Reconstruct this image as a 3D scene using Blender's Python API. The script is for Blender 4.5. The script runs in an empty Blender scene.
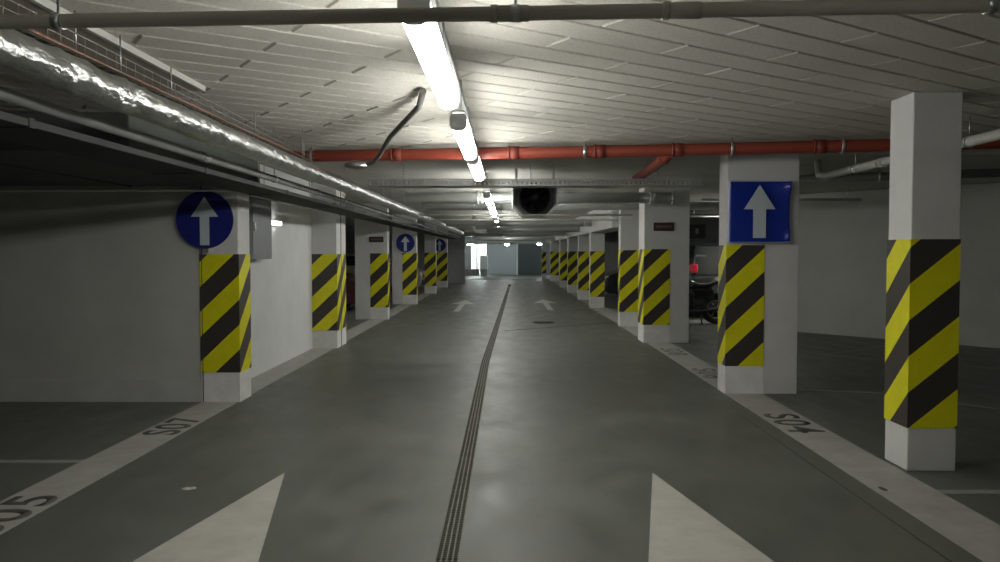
import bpy, bmesh, math, random
from mathutils import Vector, Matrix, noise
random.seed(7)
PI = math.pi
R = math.radians
SC = bpy.context.scene
COL = SC.collection

# ------------------------------------------------------------------ camera, world, exposure
cam_d = bpy.data.cameras.new('camera'); cam = bpy.data.objects.new('camera', cam_d); COL.objects.link(cam)
cam_d.sensor_width = 36.0; cam_d.lens = 28.8; cam_d.clip_start = 0.05; cam_d.clip_end = 200
cam.location = (0, 0, 1.513)
cam.rotation_euler = (R(90 - 2.08), 0, R(0.48))
SC.camera = cam
SC.cycles.diffuse_bounces = 7; SC.cycles.max_bounces = 12
SC.view_settings.view_transform = 'Standard'; SC.view_settings.look = 'None'
SC.view_settings.gamma = 1.0; SC.view_settings.use_curve_mapping = False
EXPOSURE = 1.9
SC.view_settings.exposure = EXPOSURE
W = bpy.data.worlds.new('world'); SC.world = W; W.use_nodes = True
W.node_tree.nodes['Background'].inputs[0].default_value = (0.5, 0.55, 0.5, 1)
W.node_tree.nodes['Background'].inputs[1].default_value = 0.0
LAMP = 8.0          # strength of the fluorescent diffusers
LAMP_COL = (1.0, 1.0, 0.955)

# ------------------------------------------------------------------ materials
def mat(name, col, rough=0.6, metal=0.0, mott=0.0, mscale=3.0, bump=0.0, bscale=60.0, spec=0.5, col2=None, coat=0.0):
    m = bpy.data.materials.new(name); m.use_nodes = True
    nt = m.node_tree; b = nt.nodes['Principled BSDF']
    b.inputs['Base Color'].default_value = (*col, 1); b.inputs['Roughness'].default_value = rough
    b.inputs['Metallic'].default_value = metal; b.inputs['Specular IOR Level'].default_value = spec
    b.inputs['Coat Weight'].default_value = coat
    g = nt.nodes.new('ShaderNodeNewGeometry')
    if mott > 0:
        n = nt.nodes.new('ShaderNodeTexNoise'); n.inputs['Scale'].default_value = mscale; n.inputs['Detail'].default_value = 6
        n.inputs['Roughness'].default_value = 0.65
        nt.links.new(g.outputs['Position'], n.inputs['Vector'])
        r = nt.nodes.new('ShaderNodeMapRange'); r.inputs[1].default_value = 0.3; r.inputs[2].default_value = 0.7
        nt.links.new(n.outputs['Fac'], r.inputs[0])
        mx = nt.nodes.new('ShaderNodeMix'); mx.data_type = 'RGBA'
        c2 = col2 or tuple(c * (1 - mott) for c in col)
        mx.inputs[6].default_value = (*c2, 1); mx.inputs[7].default_value = (*col, 1)
        nt.links.new(r.outputs[0], mx.inputs[0]); nt.links.new(mx.outputs[2], b.inputs['Base Color'])
    if bump > 0:
        n2 = nt.nodes.new('ShaderNodeTexNoise'); n2.inputs['Scale'].default_value = bscale; n2.inputs['Detail'].default_value = 5
        nt.links.new(g.outputs['Position'], n2.inputs['Vector'])
        bp = nt.nodes.new('ShaderNodeBump'); bp.inputs['Strength'].default_value = bump; bp.inputs['Distance'].default_value = 0.01
        nt.links.new(n2.outputs['Fac'], bp.inputs['Height']); nt.links.new(bp.outputs['Normal'], b.inputs['Normal'])
    return m

def emis(name, col, s):
    m = bpy.data.materials.new(name); m.use_nodes = True
    b = m.node_tree.nodes['Principled BSDF']
    b.inputs['Base Color'].default_value = (0.8, 0.8, 0.8, 1)
    b.inputs['Emission Color'].default_value = (*col, 1); b.inputs['Emission Strength'].default_value = s
    return m

def stripe_mat():
    """yellow and black hazard bands at 45 degrees; u runs round the pillar and v up, both in metres"""
    m = bpy.data.materials.new('hazard_bands'); m.use_nodes = True
    nt = m.node_tree; b = nt.nodes['Principled BSDF']; b.inputs['Roughness'].default_value = 0.5
    uv = nt.nodes.new('ShaderNodeUVMap'); uv.uv_map = 'UVMap'
    s = nt.nodes.new('ShaderNodeSeparateXYZ'); nt.links.new(uv.outputs[0], s.inputs[0])
    d = nt.nodes.new('ShaderNodeMath'); d.operation = 'SUBTRACT'
    k = nt.nodes.new('ShaderNodeMath'); k.operation = 'MULTIPLY'; k.inputs[1].default_value = 1.0
    nt.links.new(s.outputs[0], k.inputs[0])
    nt.links.new(s.outputs[1], d.inputs[0]); nt.links.new(k.outputs[0], d.inputs[1])
    q = nt.nodes.new('ShaderNodeMath'); q.operation = 'DIVIDE'; q.inputs[1].default_value = 0.5; nt.links.new(d.outputs[0], q.inputs[0])
    f = nt.nodes.new('ShaderNodeMath'); f.operation = 'FRACT'; nt.links.new(q.outputs[0], f.inputs[0])
    g = nt.nodes.new('ShaderNodeMath'); g.operation = 'GREATER_THAN'; g.inputs[1].default_value = 0.5; nt.links.new(f.outputs[0], g.inputs[0])
    geo = nt.nodes.new('ShaderNodeNewGeometry')
    n = nt.nodes.new('ShaderNodeTexNoise'); n.inputs['Scale'].default_value = 9; n.inputs['Detail'].default_value = 5
    nt.links.new(geo.outputs['Position'], n.inputs['Vector'])
    y = nt.nodes.new('ShaderNodeMix'); y.data_type = 'RGBA'
    y.inputs[6].default_value = (0.66, 0.63, 0.003, 1); y.inputs[7].default_value = (0.84, 0.80, 0.004, 1)
    nt.links.new(n.outputs['Fac'], y.inputs[0])
    mx = nt.nodes.new('ShaderNodeMix'); mx.data_type = 'RGBA'
    nt.links.new(g.outputs[0], mx.inputs[0])
    mx.inputs[6].default_value = (0.046, 0.039, 0.034, 1); nt.links.new(y.outputs[2], mx.inputs[7])
    nt.links.new(mx.outputs[2], b.inputs['Base Color'])
    return m

def floor_mat():
    m = bpy.data.materials.new('sealed_concrete_floor'); m.use_nodes = True
    nt = m.node_tree; b = nt.nodes['Principled BSDF']
    geo = nt.nodes.new('ShaderNodeNewGeometry')
    def nz(scale, det, sx=1.0, sy=1.0):
        mp = nt.nodes.new('ShaderNodeMapping'); mp.inputs['Scale'].default_value = (sx, sy, 1)
        nt.links.new(geo.outputs['Position'], mp.inputs['Vector'])
        n = nt.nodes.new('ShaderNodeTexNoise'); n.inputs['Scale'].default_value = scale; n.inputs['Detail'].default_value = det
        n.inputs['Roughness'].default_value = 0.6
        nt.links.new(mp.outputs[0], n.inputs['Vector']); return n
    a = nz(0.6, 5); c = nz(3.5, 8, 1, 0.5); f = nz(120, 2)
    add = nt.nodes.new('ShaderNodeMath'); add.operation = 'ADD'; nt.links.new(a.outputs['Fac'], add.inputs[0]); nt.links.new(c.outputs['Fac'], add.inputs[1])
    add2 = nt.nodes.new('ShaderNodeMath'); add2.operation = 'MULTIPLY_ADD'; nt.links.new(f.outputs['Fac'], add2.inputs[0]); add2.inputs[1].default_value = 0.35
    nt.links.new(add.outputs[0], add2.inputs[2])
    r = nt.nodes.new('ShaderNodeMapRange'); r.inputs[1].default_value = 0.85; r.inputs[2].default_value = 1.5; nt.links.new(add2.outputs[0], r.inputs[0])
    mx = nt.nodes.new('ShaderNodeMix'); mx.data_type = 'RGBA'; nt.links.new(r.outputs[0], mx.inputs[0])
    mx.inputs[6].default_value = (0.082, 0.086, 0.073, 1); mx.inputs[7].default_value = (0.138, 0.142, 0.124, 1)
    nt.links.new(mx.outputs[2], b.inputs['Base Color'])
    rr = nt.nodes.new('ShaderNodeMapRange'); rr.inputs[1].default_value = 0.3; rr.inputs[2].default_value = 0.7
    rr.inputs[3].default_value = 0.36; rr.inputs[4].default_value = 0.58
    nt.links.new(c.outputs['Fac'], rr.inputs[0]); nt.links.new(rr.outputs[0], b.inputs['Roughness'])
    bp = nt.nodes.new('ShaderNodeBump'); bp.inputs['Strength'].default_value = 0.06; bp.inputs['Distance'].default_value = 0.01
    nt.links.new(c.outputs['Fac'], bp.inputs['Height']); nt.links.new(bp.outputs['Normal'], b.inputs['Normal'])
    return m

M = dict(
    floor=floor_mat(),
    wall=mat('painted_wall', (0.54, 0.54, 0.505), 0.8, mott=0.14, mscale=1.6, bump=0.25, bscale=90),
    wallw=mat('white_wall', (0.80, 0.80, 0.80), 0.8, mott=0.10, mscale=2.0, bump=0.2, bscale=90),
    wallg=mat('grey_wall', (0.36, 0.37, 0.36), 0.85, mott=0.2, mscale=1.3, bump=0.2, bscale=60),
    pillar=mat('white_pillar', (0.67, 0.665, 0.65), 0.75, mott=0.10, mscale=3.0, bump=0.25, bscale=70),
    foot=mat('white_paint_foot', (0.82, 0.81, 0.79), 0.7, mott=0.16, mscale=6.0),
    slab=mat('ceiling_concrete', (0.56, 0.55, 0.50), 0.9, mott=0.25, mscale=1.5, bump=0.3, bscale=40),
    board=mat('wood_wool_board', (0.76, 0.73, 0.65), 0.95, mott=0.26, mscale=60, bump=0.9, bscale=160),
    line=mat('worn_line_paint', (0.41, 0.40, 0.365), 0.65, mott=0.24, mscale=5.0),
    thin=mat('faint_line_paint', (0.30, 0.305, 0.28), 0.65, mott=0.2, mscale=4.0),
    arrow=mat('arrow_paint', (0.50, 0.48, 0.43), 0.6, mott=0.22, mscale=4.0),
    digit=mat('dark_digit_paint', (0.085, 0.085, 0.072), 0.7, mott=0.3, mscale=20),
    digit2=mat('faded_digit_paint', (0.20, 0.20, 0.18), 0.7, mott=0.3, mscale=20),
    panel=mat('brown_grey_panel', (0.50, 0.44, 0.36), 0.9, mott=0.2),
    darkduct=mat('dark_duct_lagging', (0.10, 0.11, 0.095), 0.85, mott=0.3, mscale=2.5, bump=.3, bscale=20),
    bandp=mat('pale_band_paint', (0.5, 0.5, 0.47), 0.7),
    baffle=mat('fan_baffle', (0.42, 0.44, 0.43), 0.5),
    trunk=mat('dark_trunking', (0.05, 0.053, 0.047), 0.8, mott=.4, mscale=3),
    pipem=mat('dulled_pale_pipe', (0.30, 0.30, 0.28), 0.5, mott=.4, mscale=3),
    traym=mat('dull_wire', (0.30, 0.30, 0.27), 0.5, 0.3),
    galv=mat('galvanised_steel', (0.62, 0.63, 0.62), 0.35, 0.9, mott=0.15, mscale=8),
    galvd=mat('grate_steel', (0.15, 0.15, 0.12), 0.6, 0.3, mott=0.25, mscale=12),
    iron=mat('dark_iron', (0.05, 0.05, 0.045), 0.55, 0.5, mott=0.3, mscale=20),
    pipeg2=mat('dim_grey_pipe', (0.14, 0.14, 0.13), 0.85),
    pipeg=mat('grey_pipe_lagging', (0.50, 0.48, 0.41), 0.7, mott=0.12, mscale=5),
    pipew=mat('pale_plastic_pipe', (0.62, 0.62, 0.58), 0.45, mott=0.1, mscale=4),
    duct=mat('zinc_duct', (0.74, 0.76, 0.76), 0.32, 0.45, mott=0.2, mscale=2),
    red=mat('red_sprinkler_pipe', (0.29, 0.052, 0.027), 0.5, mott=0.15, mscale=5),
    redd=mat('red_coupling', (0.24, 0.045, 0.028), 0.5),
    orange=mat('orange_cable', (0.36, 0.11, 0.04), 0.6),
    blue=mat('blue_sign_face', (0.008, 0.032, 0.34), 0.22, mott=0.12, mscale=6, coat=0.4),
    blued=mat('worn_blue_sign_face', (0.011, 0.016, 0.20), 0.5, mott=0.15, mscale=6),
    signw=mat('sign_white', (0.55, 0.62, 0.66), 0.35),
    signr=mat('sign_rim', (0.42, 0.45, 0.62), 0.35),
    steel=mat('sign_back_steel', (0.35, 0.36, 0.37), 0.5, 0.7),
    black=mat('black_plastic', (0.012, 0.012, 0.012), 0.4),
    rubber=mat('rubber', (0.02, 0.02, 0.02), 0.85),
    fan=mat('dark_fan_metal', (0.018, 0.019, 0.02), 0.55, 0.0, spec=.3),
    case=mat('fan_casing', (0.8, 0.82, 0.8), 0.4, 0.1),
    capm=mat('white_lamp_cap', (0.8, 0.82, 0.82), 0.5),
    house=mat('lamp_housing', (0.30, 0.31, 0.31), 0.5),
    lamp=emis('lit_diffuser', LAMP_COL, LAMP),
    bulk=emis('lit_bulkhead', (1.0, 1.0, 0.95), 1.2),
    lobby2=emis('bright_lobby_lamp', (0.9, 1.0, 1.0), 60.0),
    lobby=emis('lobby_lamp', (0.9, 1.0, 1.0), 14.0),
    stripe=stripe_mat(),
    plate=mat('dark_plaque', (0.045, 0.03, 0.026), 0.6),
    plater=mat('plaque_lettering', (0.25, 0.12, 0.10), 0.6),
    gate=mat('grey_gate', (0.52, 0.57, 0.59), 0.5, 0.2),
    gated=mat('dark_gate', (0.085, 0.10, 0.105), 0.5, 0.2),
    cab=mat('white_cabinet', (0.75, 0.77, 0.77), 0.5),
    box=mat('grey_box', (0.21, 0.22, 0.22), 0.5, 0.1, mott=0.1),
    joint2=mat('faint_joint', (0.055, 0.058, 0.05), 0.9),
    foot2=mat('lighter_wall_foot', (0.56, 0.56, 0.54), 0.8, mott=.2, mscale=3),
    joint=mat('dark_joint', (0.07, 0.07, 0.065), 0.9),
    glass=mat('dark_car_glass', (0.012, 0.018, 0.018), 0.08, coat=0.5),
    chrome=mat('chrome', (0.85, 0.85, 0.85), 0.12, 1.0),
    redlens=mat('red_lens', (0.75, 0.02, 0.06), 0.2, coat=0.5),
    clens=mat('clear_lens', (0.75, 0.78, 0.8), 0.12, 0.4),
    seatm=mat('black_seat_vinyl', (0.015, 0.015, 0.014), 0.45),
)

def foil_mat():
    m = mat('crinkled_foil', (0.62, 0.63, 0.62), 0.30, 1.0, mott=0.35, mscale=9)
    nt = m.node_tree; b = nt.nodes['Principled BSDF']
    g = nt.nodes.new('ShaderNodeNewGeometry')
    mp = nt.nodes.new('ShaderNodeMapping'); mp.inputs['Scale'].default_value = (1, 0.5, 1)
    v = nt.nodes.new('ShaderNodeTexNoise'); v.inputs['Scale'].default_value = 22; v.inputs['Detail'].default_value = 3
    nt.links.new(g.outputs['Position'], mp.inputs['Vector']); nt.links.new(mp.outputs[0], v.inputs['Vector'])
    bp = nt.nodes.new('ShaderNodeBump'); bp.inputs['Strength'].default_value = 0.9; bp.inputs['Distance'].default_value = 0.016
    nt.links.new(v.outputs['Fac'], bp.inputs['Height']); nt.links.new(bp.outputs['Normal'], b.inputs['Normal'])
    return m
M['foil'] = foil_mat()

# ------------------------------------------------------------------ helpers
def tag(o, label=None, cat=None, group=None, kind=None):
    if label: o['label'] = label
    if cat: o['category'] = cat
    if group: o['group'] = group
    if kind: o['kind'] = kind
    return o
def empty(name, loc, label, cat, group=None, rz=0.0):
    o = bpy.data.objects.new(name, None); COL.objects.link(o); o.location = loc; o.rotation_euler = (0, 0, rz)
    o.empty_display_size = 0.1
    return tag(o, label, cat, group)

class MB:
    def __init__(s): s.bm = bmesh.new()
    def face(s, pts):
        return s.bm.faces.new([s.bm.verts.new(p) for p in pts])
    def box(s, x0, x1, y0, y1, z0, z1, bev=0.0):
        r = bmesh.ops.create_cube(s.bm, size=1.0)
        vs = r['verts']
        for v in vs:
            v.co = Vector((x0 + (v.co.x + .5) * (x1 - x0), y0 + (v.co.y + .5) * (y1 - y0), z0 + (v.co.z + .5) * (z1 - z0)))
        if bev > 0:
            es = list({e for v in vs for e in v.link_edges})
            bmesh.ops.bevel(s.bm, geom=es, offset=bev, segments=2, profile=0.5, affect='EDGES')
        return s
    def tube(s, pts, r, n=12, caps=True, rf=None):
        pts = [Vector(p) for p in pts]; rings = []
        prev = None
        for i, p in enumerate(pts):
            a = pts[max(i - 1, 0)]; b = pts[min(i + 1, len(pts) - 1)]
            t = (b - a).normalized()
            if prev is None:
                up = Vector((0, 0, 1)) if abs(t.z) < 0.9 else Vector((1, 0, 0))
                u = t.cross(up).normalized()
            else:
                u = (prev - t * prev.dot(t)).normalized()
            prev = u; w = t.cross(u).normalized()
            rr = rf(i) if rf else r
            rings.append([s.bm.verts.new(p + (u * math.cos(2*PI*k/n) + w * math.sin(2*PI*k/n)) * rr) for k in range(n)])
        for a, b in zip(rings, rings[1:]):
            for k in range(n):
                f = s.bm.faces.new((a[k], a[(k+1) % n], b[(k+1) % n], b[k])); f.smooth = True
        if caps:
            s.bm.faces.new(list(reversed(rings[0]))); s.bm.faces.new(rings[-1])
        return s
    def cyl(s, a, b, r, n=16): return s.tube([a, b], r, n)
    def prism(s, poly, axis, a, b):
        """poly of 2-D points extruded along axis 'x','y' or 'z' from a to b"""
        def P(p, t):
            return {'x': (t, p[0], p[1]), 'y': (p[0], t, p[1]), 'z': (p[0], p[1], t)}[axis]
        A = [s.bm.verts.new(P(p, a)) for p in poly]; B = [s.bm.verts.new(P(p, b)) for p in poly]
        n = len(poly)
        s.bm.faces.new(A); s.bm.faces.new(list(reversed(B)))
        for k in range(n): s.bm.faces.new((A[k], B[k], B[(k+1) % n], A[(k+1) % n]))
        return s
    def sphere(s, c, r, sc=(1, 1, 1), seg=16):
        q = bmesh.ops.create_uvsphere(s.bm, u_segments=seg, v_segments=seg // 2 + 2, radius=r)
        for v in q['verts']: v.co = Vector((v.co.x*sc[0], v.co.y*sc[1], v.co.z*sc[2])) + Vector(c)
        for f in {f for v in q['verts'] for f in v.link_faces}: f.smooth = True
        return s
    def build(s, name, m, parent=None, bevel=0.0, local=True):
        bmesh.ops.recalc_face_normals(s.bm, faces=s.bm.faces[:])
        me = bpy.data.meshes.new(name); s.bm.to_mesh(me); s.bm.free()
        o = bpy.data.objects.new(name, me); COL.objects.link(o); me.materials.append(m)
        if parent: o.parent = parent
        if bevel > 0:
            md = o.modifiers.new('bevel', 'BEVEL'); md.width = bevel; md.segments = 2; md.limit_method = 'ANGLE'
        return o
def kids(o): return [c for c in COL.objects if c.parent == o]
def copy_tree(o, parent=None):
    c = o.copy(); COL.objects.link(c)
    if parent: c.parent = parent
    for ch in kids(o): copy_tree(ch, c)
    return c
def struct(mb, name, m): return tag(mb.build(name, m), kind='structure')

CEIL = 2.6
# ------------------------------------------------------------------ setting: floor with a recess for the drain
DR = [(-0.295, -6.0), (-0.295, 10.9), (0.14, 37.0)]      # centre line of the drain
DW = 0.060                                              # half width of the recess
f = MB()
ys = [-6.0, 10.9, 37.0]
for sgn in (-1, 1):
    for (xa, ya), (xb, yb) in zip(DR, DR[1:]):
        xo = 9.2 * sgn
        f.face([(xa + sgn*DW, ya, 0), (xo, ya, 0), (xo, yb, 0), (xb + sgn*DW, yb, 0)])
f.face([(-9.2, 37, 0), (9.2, 37, 0), (9.2, 58, 0), (-9.2, 58, 0)])
for (xa, ya), (xb, yb) in zip(DR, DR[1:]):
    f.face([(xa - DW, ya, 0), (xb - DW, yb, 0), (xb - DW, yb, -.09), (xa - DW, ya, -.09)])
    f.face([(xa + DW, ya, 0), (xb + DW, yb, 0), (xb + DW, yb, -.09), (xa + DW, ya, -.09)])
    f.face([(xa - DW, ya, -.09), (xb - DW, yb, -.09), (xb + DW, yb, -.09), (xa + DW, ya, -.09)])
bmesh.ops.remove_doubles(f.bm, verts=f.bm.verts[:], dist=1e-4)
fl = struct(f, 'floor', M['floor'])
for p in fl.data.polygons:
    if p.normal.z < -0.5: p.flip()

# ceiling slab + wood-wool boards laid at 34 degrees, with chamfered joints
struct(MB().box(-9.2, 9.2, -6.2, 58, CEIL + .012, CEIL + .25), 'ceiling', M['slab'])
b = MB(); ang = R(34); U = Vector((math.cos(ang), math.sin(ang))); V = Vector((-math.sin(ang), math.cos(ang)))
BL, BH, CH, DP = 1.22, 0.23, 0.013, 0.017
for r in range(-60, 80):
    vc = 4.266 + BH * r
    for n in range(-16, 20):
        u0 = 1.345 + BL * n + (BL / 2 if r % 2 else 0); u1 = u0 + BL
        c = U * ((u0 + u1) / 2) + V * vc
        if not (-9.8 < c.x < 9.8 and -3.0 < c.y < 9.4): continue
        v0, v1 = vc - BH / 2, vc + BH / 2
        def q(u, v, z):
            p = U * u + V * v; return b.bm.verts.new((p.x, p.y, z))
        g = 0.0015
        o4 = [q(u0+g, v0+g, CEIL+DP), q(u1-g, v0+g, CEIL+DP), q(u1-g, v1-g, CEIL+DP), q(u0+g, v1-g, CEIL+DP)]
        zz = CEIL + random.uniform(-.001, .001)
        i4 = [q(u0+CH, v0+CH, zz), q(u1-CH, v0+CH, zz), q(u1-CH, v1-CH, zz), q(u0+CH, v1-CH, zz)]
        b.bm.faces.new(list(reversed(i4)))
        for k in range(4): b.bm.faces.new((o4[k], i4[k], i4[(k+1) % 4], o4[(k+1) % 4]))
for co, no in (((0, 8.72, 0), (0, 1, 0)), ((0, -2.5, 0), (0, -1, 0)), ((9.0, 0, 0), (1, 0, 0)), ((-9.0, 0, 0), (-1, 0, 0))):
    bmesh.ops.bisect_plane(b.bm, geom=b.bm.verts[:] + b.bm.edges[:] + b.bm.faces[:], plane_co=co, plane_no=no, clear_outer=True)
me = bpy.data.meshes.new('ceiling_boards'); b.bm.to_mesh(me); b.bm.free(); me.materials.append(M['board'])
tag(bpy.data.objects.new('ceiling_boards', me), kind='structure'); COL.objects.link(bpy.data.objects['ceiling_boards'])
struct(MB().box(-9.0, 9.0, 8.72, 8.76, CEIL - .03, CEIL + .012), 'trim_1', M['pipew'])

# walls
struct(MB().box(-9.1, -3.085, 8.0, 8.2, 0, CEIL), 'wall_left', M['wall'])
struct(MB().box(-3.25, -3.05, 8.38, 12.5, 0, CEIL), 'wall_left_inner', M['wallw'])
struct(MB().box(-9.2, -9.0, -6, 8.0, 0, CEIL), 'wall_left_outer', M['wall'])
struct(MB().box(-9.2, 9.2, -6.2, -6.0, 0, CEIL), 'wall_back', M['wall'])
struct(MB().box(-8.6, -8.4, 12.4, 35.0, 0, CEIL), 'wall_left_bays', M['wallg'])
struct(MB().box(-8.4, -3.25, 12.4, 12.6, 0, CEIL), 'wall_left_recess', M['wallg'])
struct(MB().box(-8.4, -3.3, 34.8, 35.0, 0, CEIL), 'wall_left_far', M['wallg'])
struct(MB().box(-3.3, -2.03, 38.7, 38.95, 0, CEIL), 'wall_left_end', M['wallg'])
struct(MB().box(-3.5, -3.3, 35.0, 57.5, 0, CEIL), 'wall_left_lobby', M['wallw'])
# slanted wall of the side bays on the right
struct(MB().prism([(5.15, 15.6), (9.2, 10.95), (9.2, 19.1)], 'z', 0, CEIL), 'wall_right', M['wall'])
struct(MB().box(9.0, 9.2, -6, 11.2, 0, CEIL), 'wall_right_outer', M['wall'])
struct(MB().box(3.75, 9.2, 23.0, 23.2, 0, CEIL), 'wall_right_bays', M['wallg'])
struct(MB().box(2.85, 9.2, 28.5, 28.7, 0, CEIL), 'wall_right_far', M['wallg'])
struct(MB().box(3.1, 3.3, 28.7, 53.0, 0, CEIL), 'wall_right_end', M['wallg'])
# end wall with two gates and the opening to the lit lobby
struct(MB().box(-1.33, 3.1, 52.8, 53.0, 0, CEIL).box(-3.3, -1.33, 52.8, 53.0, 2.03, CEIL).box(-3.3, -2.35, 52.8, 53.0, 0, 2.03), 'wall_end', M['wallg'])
struct(MB().box(-3.3, -1.2, 57.0, 57.2, 0, CEIL), 'wall_lobby', M['wallw'])
struct(MB().box(-1.3, -1.1, 53.0, 57.0, 0, CEIL), 'wall_lobby_side', M['wallw'])
def gate(name, x0, x1, z1, m, n):
    g = MB(); g.box(x0, x1, 52.72, 52.78, 0.02, z1)
    for k in range(1, n): g.box(x0 + .02, x1 - .02, 52.705, 52.722, z1 * k / n - .012, z1 * k / n + .012)
    o = struct(g, name, m)
    MB().box(x1 - .22, x1 - .10, 52.66, 52.71, 0.98, 1.02).build('door_handle', M['galv'], o)
    return o
gate('door_1', -1.30, 0.60, 2.02, M['gate'], 12)
gate('door_2', 0.76, 2.45, 2.02, M['gated'], 9)
struct(MB().box(0.61, 0.74, 52.62, 52.8, 0, 2.1), 'trim_2', M['cab'])
struct(MB().box(-3.3, 3.1, 44.0, 44.25, 0.0, 0.012), 'trim_3', M['line'])

# ------------------------------------------------------------------ floor markings
def mark(name, polys, m, label, cat, group=None, z0=0.0, th=0.0015):
    g = MB()
    for p in polys: g.prism(p, 'z', z0 + .0002, z0 + .0002 + th)
    return tag(g.build(name, m), label, cat, group)
def rect(x0, x1, y0, y1): return [(x0, y0), (x1, y0), (x1, y1), (x0, y1)]
mark('edge_stripe', [rect(-3.07, -2.71, -6, 38.5)], M['line'], 'wide pale painted edge stripe along the left side of the lane', 'floor marking')
mark('edge_stripe', [rect(2.33, 2.73, -6, 52.0)], M['line'], 'wide pale painted edge stripe along the right side of the lane', 'floor marking')
def arrow_poly(cx, tip, hl, hw, sl, sw):
    return [(cx, tip), (cx - hw, tip - hl), (cx - sw, tip - hl), (cx - sw, tip - sl), (cx + sw, tip - sl), (cx + sw, tip - hl), (cx + hw, tip - hl)]
for cx, tip, lab in ((-1.52, 5.42, 'large pale painted arrow in the left foreground of the lane, its head entering the picture'),
                     (1.00, 5.44, 'large pale painted arrow in the right foreground of the lane, its head entering the picture'),
                     (-1.28, 25.0, 'small distant painted arrow on the left half of the lane'),
                     (1.15, 25.5, 'small distant painted arrow on the right half of the lane')):
    P_ = arrow_poly(cx, tip, 1.85, 0.36, 4.7, 0.075)
    mark('floor_arrow', [[P_[0], P_[1], P_[6]], rect(cx - .075, cx + .075, tip - 4.7, tip - 1.85)], M['arrow'], lab, 'floor arrow')
def bay(pts, w, label):
    """a bay line along the polyline pts"""
    ps = []
    for (xa, ya), (xb, yb) in zip(pts, pts[1:]):
        d = Vector((xb - xa, yb - ya)).normalized(); n = Vector((-d.y, d.x)) * w / 2
        ps.append([(xa - n.x, ya - n.y), (xb - n.x, yb - n.y), (xb + n.x, yb + n.y), (xa + n.x, ya + n.y)])
    return mark('bay_line', ps, M['thin'], label, 'floor marking')
bay([(-3.07, 5.70), (-8.9, 5.70)], 0.085, 'thin painted bay line running left from the edge stripe, in front of the left wall')
bay([(2.73, 5.02), (8.9, 5.02)], 0.085, 'thin painted bay line at the right foreground, running right from beside the nearest pillar')
bay([(2.95, 8.85), (4.03, 8.57)], 0.05, 'faint bay line between the pillar with the square sign and the nearest right pillar')
bay([(4.10, 8.50), (4.75, 7.70), (6.3, 6.6)], 0.05, 'faint bay line on the floor right of the nearest right pillar')
bay([(6.2, 12.95), (4.66, 11.76)], 0.05, 'faint far bay line left of the nearest right pillar, close to the slanted wall')
bay([(4.70, 11.70), (5.6, 11.05), (7.6, 9.3)], 0.05, 'faint bay line running parallel to the slanted right wall')
bay([(3.0, 17.35), (5.6, 17.35)], 0.9, 'pale painted floor band under the motorcycle by the third right pillar')
for k in range(4):
    y = 19.0 + k * .72
    mark('hatch_line', [rect(2.25, 3.6, y, y + .3)], M['line'], 'pale crosswise hatch line on the floor between two right pillars', 'floor marking', 'hatch lines in front of the fifth right pillar', z0=.0016)

def number(txt, cx, cy, side, size, length, m, label):
    cu = bpy.data.curves.new('t', 'FONT'); cu.body = txt; cu.size = 1.0; cu.extrude = 0.0; cu.align_x = 'CENTER'; cu.align_y = 'CENTER'; cu.space_character = 1.12
    cu.offset = 0.018
    t = bpy.data.objects.new('t', cu); COL.objects.link(t)
    bpy.context.view_layer.update()
    me = bpy.data.meshes.new_from_object(t.evaluated_get(bpy.context.evaluated_depsgraph_get()))
    bpy.data.objects.remove(t)
    xs = [v.co.x for v in me.vertices]; yv = [v.co.y for v in me.vertices]
    w = max(xs) - min(xs); h = max(yv) - min(yv); mx = (max(xs) + min(xs)) / 2; my = (max(yv) + min(yv)) / 2
    for v in me.vertices:
        a = (v.co.x - mx) / w * length; c = (v.co.y - my) / h * size
        v.co = Vector((cx - c, cy + a, 0.0024)) if side == 'L' else Vector((cx + c, cy - a, 0.0024))
    bm = bmesh.new(); bm.from_mesh(me)
    r = bmesh.ops.extrude_face_region(bm, geom=bm.faces[:])
    for v in [g for g in r['geom'] if isinstance(g, bmesh.types.BMVert)]: v.co.z -= 0.0008
    bmesh.ops.recalc_face_normals(bm, faces=bm.faces[:]); bm.to_mesh(me); bm.free()
    o = bpy.data.objects.new('bay_number', me); COL.objects.link(o); me.materials.append(m)
    return tag(o, label, 'bay number')
number('S07', -2.89, 6.88, 'L', 0.31, 0.68, M['digit'], 'dark stencilled S07 on the left edge stripe in front of the round sign')
number('S05', -2.89, 4.52, 'L', 0.30, 0.74, M['digit'], 'dark stencilled S05 on the left edge stripe, cut by the left picture edge')
number('S04', 2.53, 7.05, 'R', 0.31, 0.78, M['digit'], 'dark stencilled S04 on the right edge stripe between the two nearest pillars')
number('S06', 2.53, 9.95, 'R', 0.31, 0.80, M['digit2'], 'faded bay number on the right edge stripe just behind the pillar with the square sign')
number('S08', 2.53, 12.1, 'R', 0.31, 0.80, M['digit2'], 'faded bay number on the right edge stripe at the foot of the third pillar')
# floor joint and round cover
mark('floor_joint', [[(-0.05, 15.34), (-0.05, 15.25), (2.33, 17.12), (2.33, 17.21)]], M['joint2'], 'dark hairline joint slanting across the right half of the lane floor', 'floor joint', th=.0012)
g = MB(); g.cyl((0.79, 17.1, .0003), (0.79, 17.1, .006), .25, 32)
mc = tag(g.build('manhole_cover', M['iron']), 'dark round cover in the right half of the lane floor before the distant arrow', 'manhole cover')
g = MB()
for k in range(-4, 5): g.box(.79 - .2, .79 + .2, 17.1 + k*.045 - .008, 17.1 + k*.045 + .008, .006, .0085)
g.build('rib_pattern', M['iron'], mc)

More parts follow.
